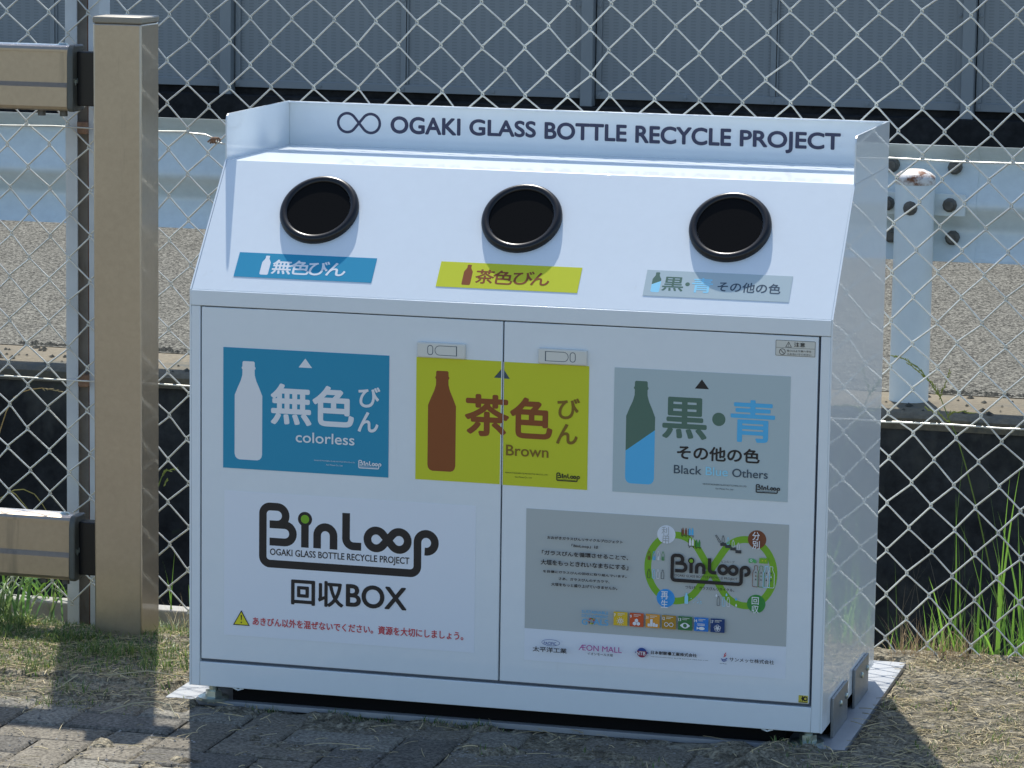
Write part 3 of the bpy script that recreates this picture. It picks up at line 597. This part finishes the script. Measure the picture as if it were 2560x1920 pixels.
for px in (-4.15, -1.150, 1.85):
    pl_ = [(px-.030,.838),(px-.004,.838),(px-.004,.842),(px-.026,.842),(px-.026,.896),(px+.042,.896),(px+.042,.842),(px+.022,.842),(px+.022,.838),(px+.046,.838),(px+.046,.900),(px-.030,.900)]
    t = MB(); n = len(pl_); t.add([(a, b, z) for z in (-.4, 1.70) for a, b in pl_], [tuple(range(n))[::-1], tuple(range(n, 2*n))]+[(i, (i+1) % n, n+(i+1) % n, n+i) for i in range(n)]); fo = t.build('post', M['postgrey'], fence)
    t = MB(); t.add([(px+a, b, z) for z in (-.4, 1.695) for a, b in ((-.0255,.846),(-.014,.858),(.004,.862),(.014,.860),(.014,.866),(-.0255,.866))], [(0,1,2,3,4,5)[::-1], (6,7,8,9,10,11)]+[(i, (i+1) % 6, 6+(i+1) % 6, 6+i) for i in range(6)]); t.build('inner_web', M['webgrey'], fo, smooth=50)
    t = MB(); t.box(px+.0142,.852,-.4,px+.026,.870,1.695); t.build('rusty_strip', M['rust'], fo)
    for z in (1.0,.465):
        t = MB(); t.box(px+.000,.825,z-.014,px+.022,.851,z+.012); t.build('wire_clip', M['knotwire'], fo, bevel=.003)
# ------------------------------------------------------------------ beige barrier at the left
br = empty('beige_barrier', (-.918, .51, 0), 'beige aluminium pedestrian barrier with square post left of the recycling bin', 'barrier')
t = MB(); t.box(-.9697,.46,-.08,-.8685,.56,1.2395); po = t.build('post', M['beige'], br, bevel=.0035, seg=3)
t = MB(); t.box(-.9708,.4588,1.2397,-.8674,.5612,1.2530); t.build('post_cap', M['beigecap'], po, bevel=.003, seg=2)
def rail(z0, z1):
    h = z1-z0; y0, y1 = .480, .540
    pr = [(y0+.010,z0),(y0+.004,z0+.003),(y0,z0+.009),(y0,z0+.365*h),(y0+.011,z0+.43*h),(y0+.011,z0+.90*h),(y0+.006,z0+.905*h),(y0+.006,z1-.008),(y0+.009,z1-.003),(y0+.016,z1),(y1-.004,z1),(y1,z1-.004),(y1,z0+.004),(y1-.004,z0)]
    s = MB(); s.prism(pr, -4.6, -1.0335); ro = s.build('rail', M['beige'], br, smooth=25)
    cy, cz = (y0+y1)/2, (z0+z1)/2; e = [(cy+(a-cy)*1.05, cz+(b-cz)*1.02) for a, b in [(y0+.006,z0),(y0,z0+.006),(y0,z1-.024),(y0+.003,z1-.010),(y0+.012,z1),(y1-.004,z1),(y1,z1-.004),(y1,z0+.004),(y1-.004,z0)]]
    s = MB(); s.prism(e, -1.0334, -1.020); co_ = s.build('end_cap', M['endcap'], ro, bevel=.003)
    for q, yy in enumerate((y0+.010, y0+.024)):
        s = MB(); s.tube([(-1.0193, yy-.004+q*.003, z0+.50*h), (-1.0193, yy-.003, z0+.44*h), (-1.0193, yy+.001, z0+.405*h), (-1.0193, yy+.004, z0+.43*h), (-1.0193, yy+.004, z0+.48*h)], .0014, 5)
        s.build('clip_highlight', M['zinc'], co_)  # highlights of the end cap clips, shaped as pale hooks
    s = MB(); s.box(-1.0205,y0+.022,z0+.01,-.9695,y1-.006,z1-.012); s.build('rail_bracket', M['black'], br, bevel=.002)
    for x in (-1.052, -1.099): s = MB(); s.lathe([(.0001,-.012),(.0085,-.012),(.0085,0)], Matrix.Translation((x, (y0+y1)/2, z0)), 8); s.build('bolt', M['bolt'], ro)
    s = MB(); s.lathe([(.010,0),(.009,.003),(.0001,.005)], Matrix.Translation((-1.055, y0+.035, z1)), 12); s.build('rivet', M['zinc'], ro, smooth=60)
rail(1.0615, 1.1915); rail(.1085, .2400)

# ------------------------------------------------------------------ road guardrail
gr = empty('guardrail', (.12, 4.2, 0), 'pale blue white roadside guardrail with a round post across the channel', 'guardrail')
def wbeam(x0, x1, dy=0, z0=.404, z1=.742):
    h = z1-z0; pr = [(4.205,1),(4.215,.965),(4.26,.89),(4.268,.84),(4.262,.80),(4.218,.54),(4.212,.50),(4.212,.46),(4.218,.43),(4.262,.30),(4.268,.26),(4.262,.21),(4.215,.02),(4.205,0)]
    pr = [(a+dy, z0+h*b) for a, b in pr]; full = pr+[(a+.004, b) for a, b in pr[::-1]]
    s = MB(); s.prism(full, x0, x1); return s
b1 = wbeam(-14, .290).build('beam', M['guard'], gr, smooth=50)
b2 = wbeam(-.05, 14, .0045).build('beam', M['guard'], gr, smooth=50)
s = MB(); s.box(.03,4.195,.538,.262,4.203,.604); s.build('splice_plate', M['guard'], b1, bevel=.002)
s = MB(); s.tube([(.122,4.14,-.1),(.122,4.14,.635)], .0572, 28); gp = s.build('post', M['guardpost'], gr, smooth=50)
s = MB(); s.lathe([(.0582,.634),(.0592,.638),(.0592,.652),(.0575,.657),(.044,.668),(.025,.676),(.0001,.679)], Matrix.Translation((.122, 4.14, 0)), 28); s.build('post_cap', M['capwhite'], gp, smooth=50)
for x, z in ((.221,.676),(.217,.571),(.220,.470),(.037,.676),(.035,.569),(.040,.470)):
    yb = 4.186 if .54 < z < .6 else (4.242 if z > .6 else 4.238)
    s = MB(); mt = Matrix.Translation((x, yb, z)) @ Matrix.Rotation(math.pi/2, 4, 'X'); s.lathe([(.021,-.02),(.021,0),(.0205,.004),(.014,.007),(.0135,.015),(.0001,.015)], mt, 10); s.build('bolt', M['bolt'], gr, smooth=30)
s = MB(); s.lathe([(.021,-.02),(.021,0),(.019,.004),(.011,.005),(.011,.012),(.0001,.013)], Matrix.Translation((.118, 4.082, .568)) @ Matrix.Rotation(math.pi/2, 4, 'X'), 12); s.build('bolt', M['bolt'], gp, smooth=30)

# ------------------------------------------------------------------ perforated panel fence on a black wall
bw = MB(); bw.prism([(10.93,-.1),(10.93,.298),(11.0605,.298),(11.0605,.9),(11.4,.9),(11.4,-.1)], -40, 40); tag(bw.build('concrete_wall', M['blackwall']), 'low black stained concrete wall under the grey metal panels', 'wall')  # tall back step added to keep the gap under the panels dark
pf = empty('panel_fence', (0, 11, .3), 'tall grey perforated metal panel fence beyond the road', 'panel fence')
SP = 1.866
bm_ = MB(); bm_.lathe([(.011,0),(.010,.005),(.0001,.006)], Matrix.Rotation(math.pi/2, 4, 'X'), 8); bolt0 = None
for i in range(-3, 4):
    x = -2.528+i*SP
    s = MB(); s.box(x-.031,10.985,.2985,x+.031,11.055,2.4); s.build('post', M['panelframe'], pf, bevel=.003)
    s = MB(); s.box(x+.034,11.049,.345,x+SP-.034,11.055,2.35); pn = s.build('panel', M['perf'], pf)
    a, b = x+.036, x+SP-.036; mid = (a+b)/2
    for nm, q in (('frame_rail', (a,.334,b,.372)), ('frame_rail', (a,2.30,b,2.345)), ('frame_stile', (a,.3725,a+.028,2.2995)), ('frame_stile', (b-.028,.3725,b,2.2995)), ('frame_stile', (mid-.030,.3725,mid-.002,2.2995)), ('frame_stile', (mid+.002,.3725,mid+.010,2.2995))):
        s = MB(); s.box(q[0],11.035,q[1],q[2],11.0488,q[3]); s.build(nm, M['panelframe'], pn, bevel=.002)
    for u in (a+.014, b-.014, mid-.016, (a+mid)/2, (b+mid)/2):
        for z in ((.353,) if u in ((a+mid)/2, (b+mid)/2) else (.353,.79,1.3)):
            if bolt0 is None: bolt0 = bm_.build('bolt', M['panelframe']); bo = bolt0
            else: bo = bolt0.copy(); C.objects.link(bo)
            put(bo, pn); bo.location = (u, 11.035, z)
# ------------------------------------------------------------------ vegetation
def blade(mb, base, h, lean, az, wd, col, n=5, droop=1.0, twist=0):
    d = Vector((math.cos(az), math.sin(az), 0)); sd_ = Vector((-d.y, d.x, 0)); vs = []; p = Vector(base); an = 0.0
    for i in range(n+1):
        t = i/n; ww = wd*(1-t**1.6)*(.7+.3*min(1, t*4)); a = twist*t
        s_ = sd_*math.cos(a)+d*math.sin(a); vs += [p-s_*ww/2, p+s_*ww/2]
        an = lean*(t**1.1)*droop+lean*.25; p = p+(Vector((0,0,1))*math.cos(an)+d*math.sin(an))*h/n
    mb.c = col; mb.add(vs, [(2*i, 2*i+1, 2*i+3, 2*i+2) for i in range(n)])
def green(a=0):
    k = R.uniform(.7, 1.25); return (.20*k+a, .375*k, .055*k)
def dgreen():
    k = R.uniform(.6, 1.2); return (.105*k, .195*k, .045*k)
def tan():
    k = R.uniform(.55, 1.4); return (.55*k, .46*k, .275*k)
def patch(x, y):      # where turf grows
    n_ = noise.noise((x*5, y*5, 11))*.6+noise.noise((x*13, y*13, 4))*.5
    if x < -.6:
        d_ = .62 if y > .30 else .60 if y > .13 else .10 if y > .05 else .22 if y > -.05 else .0
        if x > -.83: d_ *= .6
        return d_+n_*.75
    if x > .6: return (.06 if y < .62 else .35)+n_*.95+(.30*sst(.5, .1, y)*sst(.72, .9, x))
    return 0
gb = MB(); sb = MB()
for _ in range(80000):
    if R.random() < .60: x, y = R.uniform(-1.5, -.56), R.uniform(-.12, .88)
    else: x, y = R.uniform(.55, 1.35), R.uniform(-.25, .84)
    if -.66 < x < .655 and y > 0: continue
    q = patch(x, y)
    if R.random() > q: continue
    z = gh(x, y)-.002; tall = .5+.9*sst(-.1, .5, noise.noise((x*9, y*9, 31)))
    if R.random() < (.80 if x < 0 and y > .16 else .55 if x < 0 else .45):
        blade(gb, (x, y, z), R.uniform(.012, .042)*tall*(1.0 if x < 0 else .6), R.uniform(.7, 1.9), R.uniform(0, 6.283), R.uniform(.0014, .0028), dgreen() if R.random() < .55 else (lambda k: (.26*k, .31*k, .085*k))(R.uniform(.7, 1.2)), 4)
    else:
        a = R.uniform(0, 6.283); l = R.uniform(.012, .045); cv = R.gauss(0, .35); up_ = R.uniform(.0005, .0045)
        sb.c = tan(); sb.tube([(x+l*t*math.cos(a+cv*t), y+l*t*math.sin(a+cv*t), z+.003+up_*math.sin(2.6*t)) for t in (0, .33, .66, 1)], R.uniform(.0004, .0008), 3)
for _ in range(2600):                                  # turf and moss in the joints by the plate
    x = R.uniform(-.62, .62); y = R.gauss(-.010, .012) if R.random() < .5 else R.uniform(-.36, 0)
    if y > .004 or (gh(x, y) < .0015 and y < -.03) or noise.noise((x*6, y*9, 2)) < .05: continue
    blade(gb, (x, y, gh(x, y)-.001), R.uniform(.008, .020), R.uniform(.7, 1.8), R.uniform(0, 6.283), R.uniform(.0013, .0024), dgreen() if R.random() < .6 else tan(), 3)
for _ in range(2800):                                  # loose straw lying about
    x = R.choice([R.uniform(-1.5,-.5), R.uniform(-.6,.7), R.uniform(.5,1.4), R.uniform(.6,1.2)]); y = R.uniform(-.6, .85)
    if -.655 < x < .645 and y > -.005 or (x < .5 and y < -.1 and R.random() < .8): continue
    z = max(gh(x, y), .001 if y < .0 and x < .5 else -1)+.003; a = R.uniform(0, 6.283); l = R.uniform(.01, .06); cv = R.gauss(0, .15); pts = [(x+l*t*math.cos(a+cv*t), y+l*t*math.sin(a+cv*t), z+.0015*math.sin(3.1*t)) for t in (0,.33,.66,1)]
    sb.c = tan(); sb.tube(pts, R.uniform(.0004, .0009), 4)
for pts in ([(-1.10,-.0,.012),(-1.02,-.045,.008),(-.93,-.055,.008),(-.86,-.02,.010),(-.835,.03,.03)], [(-.72,-.15,.006),(-.67,-.115,.02),(-.63,-.10,.024),(-.60,-.105,.02),(-.58,-.13,.006)], [(-.80,.08,.02),(-.72,.10,.03),(-.62,.105,.02)]):
    sb.c = (.5,.45,.30); sb.tube(pts, .0013, 5)
tag(gb.build('grass', M['leaf']), 'short patchy green turf growing on the dry soil', 'grass', 'stuff')
tag(sb.build('straw', M['straw']), 'dry tan straw scattered over the soil and paving', 'straw', 'stuff')
pb = MB()
for _ in range(6500):
    x, y = R.uniform(-1.5, 1.4), R.uniform(-.55, .84)
    if -.655 < x < .645 and y > 0: continue
    r_ = R.uniform(.0008, .0030)*(1.7 if R.random() < .05 else 1); z = max(gh(x, y), .001 if y < 0 and x < .5 else -1)
    q = R.uniform(.07, .30); pb.c = (q, q*.96, q*.9)
    pb.add([(x+r_*a*R.uniform(.7,1.2), y+r_*b*R.uniform(.7,1.2), z+r_*c*.7) for a, b, c in ((1,0,0),(-1,0,0),(0,1,0),(0,-1,0),(0,0,1),(0,0,-1))], [(0,2,4),(2,1,4),(1,3,4),(3,0,4)])
tag(pb.build('gravel', M['pebble']), 'small pebbles and crumbs on the soil and paving', 'gravel', 'stuff')
# tall bright grass beyond the mesh
tg = MB()
def clump(n, xr, yr, z0, hr, lean, wr_, colf, mb=tg, nseg=7):
    for _ in range(n):
        x, y = R.uniform(*xr), R.uniform(*yr); blade(mb, (x, y, z0+R.uniform(-.03,.01)), R.uniform(*hr), R.uniform(*lean), R.uniform(0, 6.283), R.uniform(*wr_), colf(), nseg, 1, R.uniform(-1.2, 1.2))
clump(30, (.60,1.04), (.87,1.0), -.05, (.12,.26), (.05,.7), (.005,.010), green)
clump(16, (.64,1.04), (.88,1.0), -.05, (.22,.38), (.05,.45), (.007,.012), green)
clump(95, (.58,1.05), (.83,.95), -.05, (.05,.16), (.1,1.2), (.0025,.006), green)
clump(22, (.60,1.05), (.86,.97), -.05, (.10,.24), (.3,1.2), (.005,.010), green)
clump(30, (.58,1.05), (.90,1.0), -.08, (.10,.30), (.1,.9), (.004,.009), dgreen)
clump(9, (.85,1.02), (.86,.95), -.04, (.16,.34), (.2,.9), (.004,.007), green)
clump(9, (.62,1.04), (.88,1.0), -.05, (.36,.56), (.03,.35), (.005,.008), green, tg, 9)
for x, h in ((.722,.30),(.842,.36),(.575,.20),(.592,.24)): blade(tg, (x, .93, -.06), h, .07, R.uniform(2.6, 3.6), .011, green(), 8)
clump(46, (-1.42,-1.17), (.90,.99), -.06, (.07,.17), (.3,1.3), (.004,.009), green)
clump(5, (-1.0,-.86), (.90,.97), -.06, (.08,.2), (.05,.4), (.004,.007), green)
for _ in range(7): blade(tg, (R.uniform(-1.4,-1.22), .93, -.06), R.uniform(.16,.22), R.uniform(1.2,1.7), R.choice([.1, 3.2, 2.8, -.3]), .011, green(.02), 9)
tag(tg.build('tall_grass', M['leaf']), 'bright green tall grass growing beyond the wire mesh', 'grass', 'stuff')
wd_ = MB()
clump(34, (-1.31,-1.12), (.50,.74), -.02, (.05,.16), (.3,1.2), (.003,.006), lambda: (R.uniform(.10,.16), R.uniform(.19,.26), .07), wd_)
for _ in range(34): blade(wd_, (R.uniform(-1.32,-1.16), R.uniform(.52,.66), -.01), R.uniform(.12,.24), R.uniform(.8,1.7), R.choice([0, .3, -.4, 3.3, 1.6, -1.2])+R.gauss(0,.3), R.uniform(.005,.009), (R.uniform(.10,.15), R.uniform(.20,.28), .07), 9)
for _ in range(14):
    x, y = R.uniform(-1.34,-1.24), R.uniform(.58,.70); blade(wd_, (x, y, -.02), R.uniform(.06,.11), R.uniform(.8,1.4), R.uniform(0,6.28), R.uniform(.016,.026), (.12,.19,.10), 6)
tag(wd_.build('weed_clump', M['leaf']), 'grey green leafy weeds at the foot of the mesh below the beige rails', 'weed')
dt = MB()
for _ in range(420):
    x = R.uniform(.60,.78) if R.random() < .55 else R.uniform(.78,1.1); blade(dt, (x, R.uniform(.76,.86), -.01), R.uniform(.03,.11)*(1 if x < .76 else .5), R.uniform(.2,1.5), R.uniform(0,6.28), R.uniform(.001,.002), (lambda k: (.50*k,.36*k,.20*k))(R.uniform(.5,1.1)), 5)
for _ in range(260): blade(dt, (R.uniform(-.90,-.60), R.uniform(.60,.86), gh(-.75,.75)), R.uniform(.03,.12), R.uniform(.2,1.4), R.uniform(0,6.28), R.uniform(.001,.0018), tan(), 5)
for _ in range(40): blade(dt, (R.uniform(.58,1.1), R.uniform(.86,.97), -.04), R.uniform(.1,.32), R.uniform(.1,.6), R.uniform(0,6.28), .0013, (.16,.14,.10), 6)
tag(dt.build('dry_grass', M['straw']), 'withered tan grass tufts along the foot of the mesh', 'dry grass', 'stuff')
ms = MB()
for _ in range(1500):
    x = R.uniform(-3.2,.7); y = 4.285+abs(R.gauss(0,.03)) if R.random() < .85 else R.uniform(3.9,4.25)
    if noise.noise((x*3, y*2, 6)) < -.1: continue
    r_ = R.uniform(.004,.014); k_ = R.uniform(.02,.06); ms.c = (k_, k_*1.0, k_*.75)
    ms.add([(x+r_*a*R.uniform(.7,1.3), y+r_*b*R.uniform(.7,1.3), .003+r_*c*.7) for a, b, c in ((1,0,0),(-1,0,0),(0,1,0),(0,-1,0),(0,0,1))], [(0,2,4),(2,1,4),(1,3,4),(3,0,4)])
tag(ms.build('moss', M['pebble']), 'dark moss and grit along the road edge beyond the channel', 'moss', 'stuff')
def stalk(label, lines, col, seeds, seed_col):
    o = empty('grass_stalk', lines[0][0], label, 'grass stalk', 'single grass stalks at the mesh'); mb = MB()
    for ln in lines: mb.c = col; mb.tube(ln, [.0016*(1-.6*i/len(ln)) for i in range(len(ln))], 5)
    mb.build('stem', M['leaf'], o)
    for ln in seeds:
        sm = MB()
        for i in range(len(ln)-1):
            a, b = Vector(ln[i]), Vector(ln[i+1]); d = (b-a).normalized()
            for q in range(8):
                c_ = a.lerp(b, q/8); an = math.atan2(d.z, d.x)+R.uniform(-.5,.5); e = c_+Vector((math.cos(an), R.uniform(-.3,.3), math.sin(an)))*R.uniform(.006,.011)
                sm.c = seed_col; sm.tube([c_, (c_+e)/2, e], [.0006,.0014,.0003], 4)
        sm.build('seed_head', M['leaf'], o)

stR = [(.80,.88,.10),(.776,.88,.2),(.753,.88,.291),(.725,.88,.386),(.704,.88,.448),(.694,.88,.466),(.671,.88,.518),(.645,.88,.554),(.622,.88,.579),(.594,.88,.593),(.575,.88,.597)]
stalk('green grass stalk with drooping seed heads against the round guardrail post', [stR], (.16,.24,.05), [stR[6:], [(.671,.88,.518),(.655,.88,.545),(.628,.88,.568),(.602,.88,.585)], [(.694,.88,.466),(.672,.88,.483),(.641,.88,.496)], [(.685,.88,.478),(.693,.88,.489),(.715,.88,.493),(.738,.88,.490)], [(.668,.88,.514),(.678,.88,.543),(.689,.88,.575)]], (.26,.30,.06))
stL = [(-1.372,.9,.2),(-1.366,.9,.307),(-1.358,.9,.335),(-1.344,.9,.376),(-1.326,.9,.408),(-1.304,.9,.422),(-1.286,.9,.428),(-1.261,.9,.432),(-1.225,.9,.428),(-1.192,.9,.423)]
stalk('dry arching grass stalk between the two beige rails', [[(-1.37,.9,-.06)]+stL], (.42,.33,.15), [stL[7:]], (.45,.38,.2))
stM = [(-1.374,.9,.17),(-1.349,.9,.192),(-1.327,.9,.206),(-1.305,.9,.209),(-1.28,.9,.2),(-1.263,.9,.181),(-1.252,.9,.164)]
stalk('pale yellow bent grass blade just above the lower beige rail', [[(-1.40,.9,-.06),(-1.39,.9,.1)]+stM, [(-1.36,.9,.185),(-1.334,.9,.202),(-1.323,.9,.197),(-1.306,.9,.178),(-1.291,.9,.162)]], (.40,.38,.14), [], None)
stS = [(-1.01,.9,.18),(-1.0,.9,.225),(-.989,.9,.255),(-.978,.9,.269),(-.954,.9,.274)]
stalk('small green seed head peeping out beside the square beige post', [[(-1.02,.9,-.06)]+stS], (.20,.28,.06), [stS[2:], [(-.985,.9,.235),(-.978,.9,.25)]], (.30,.36,.10))
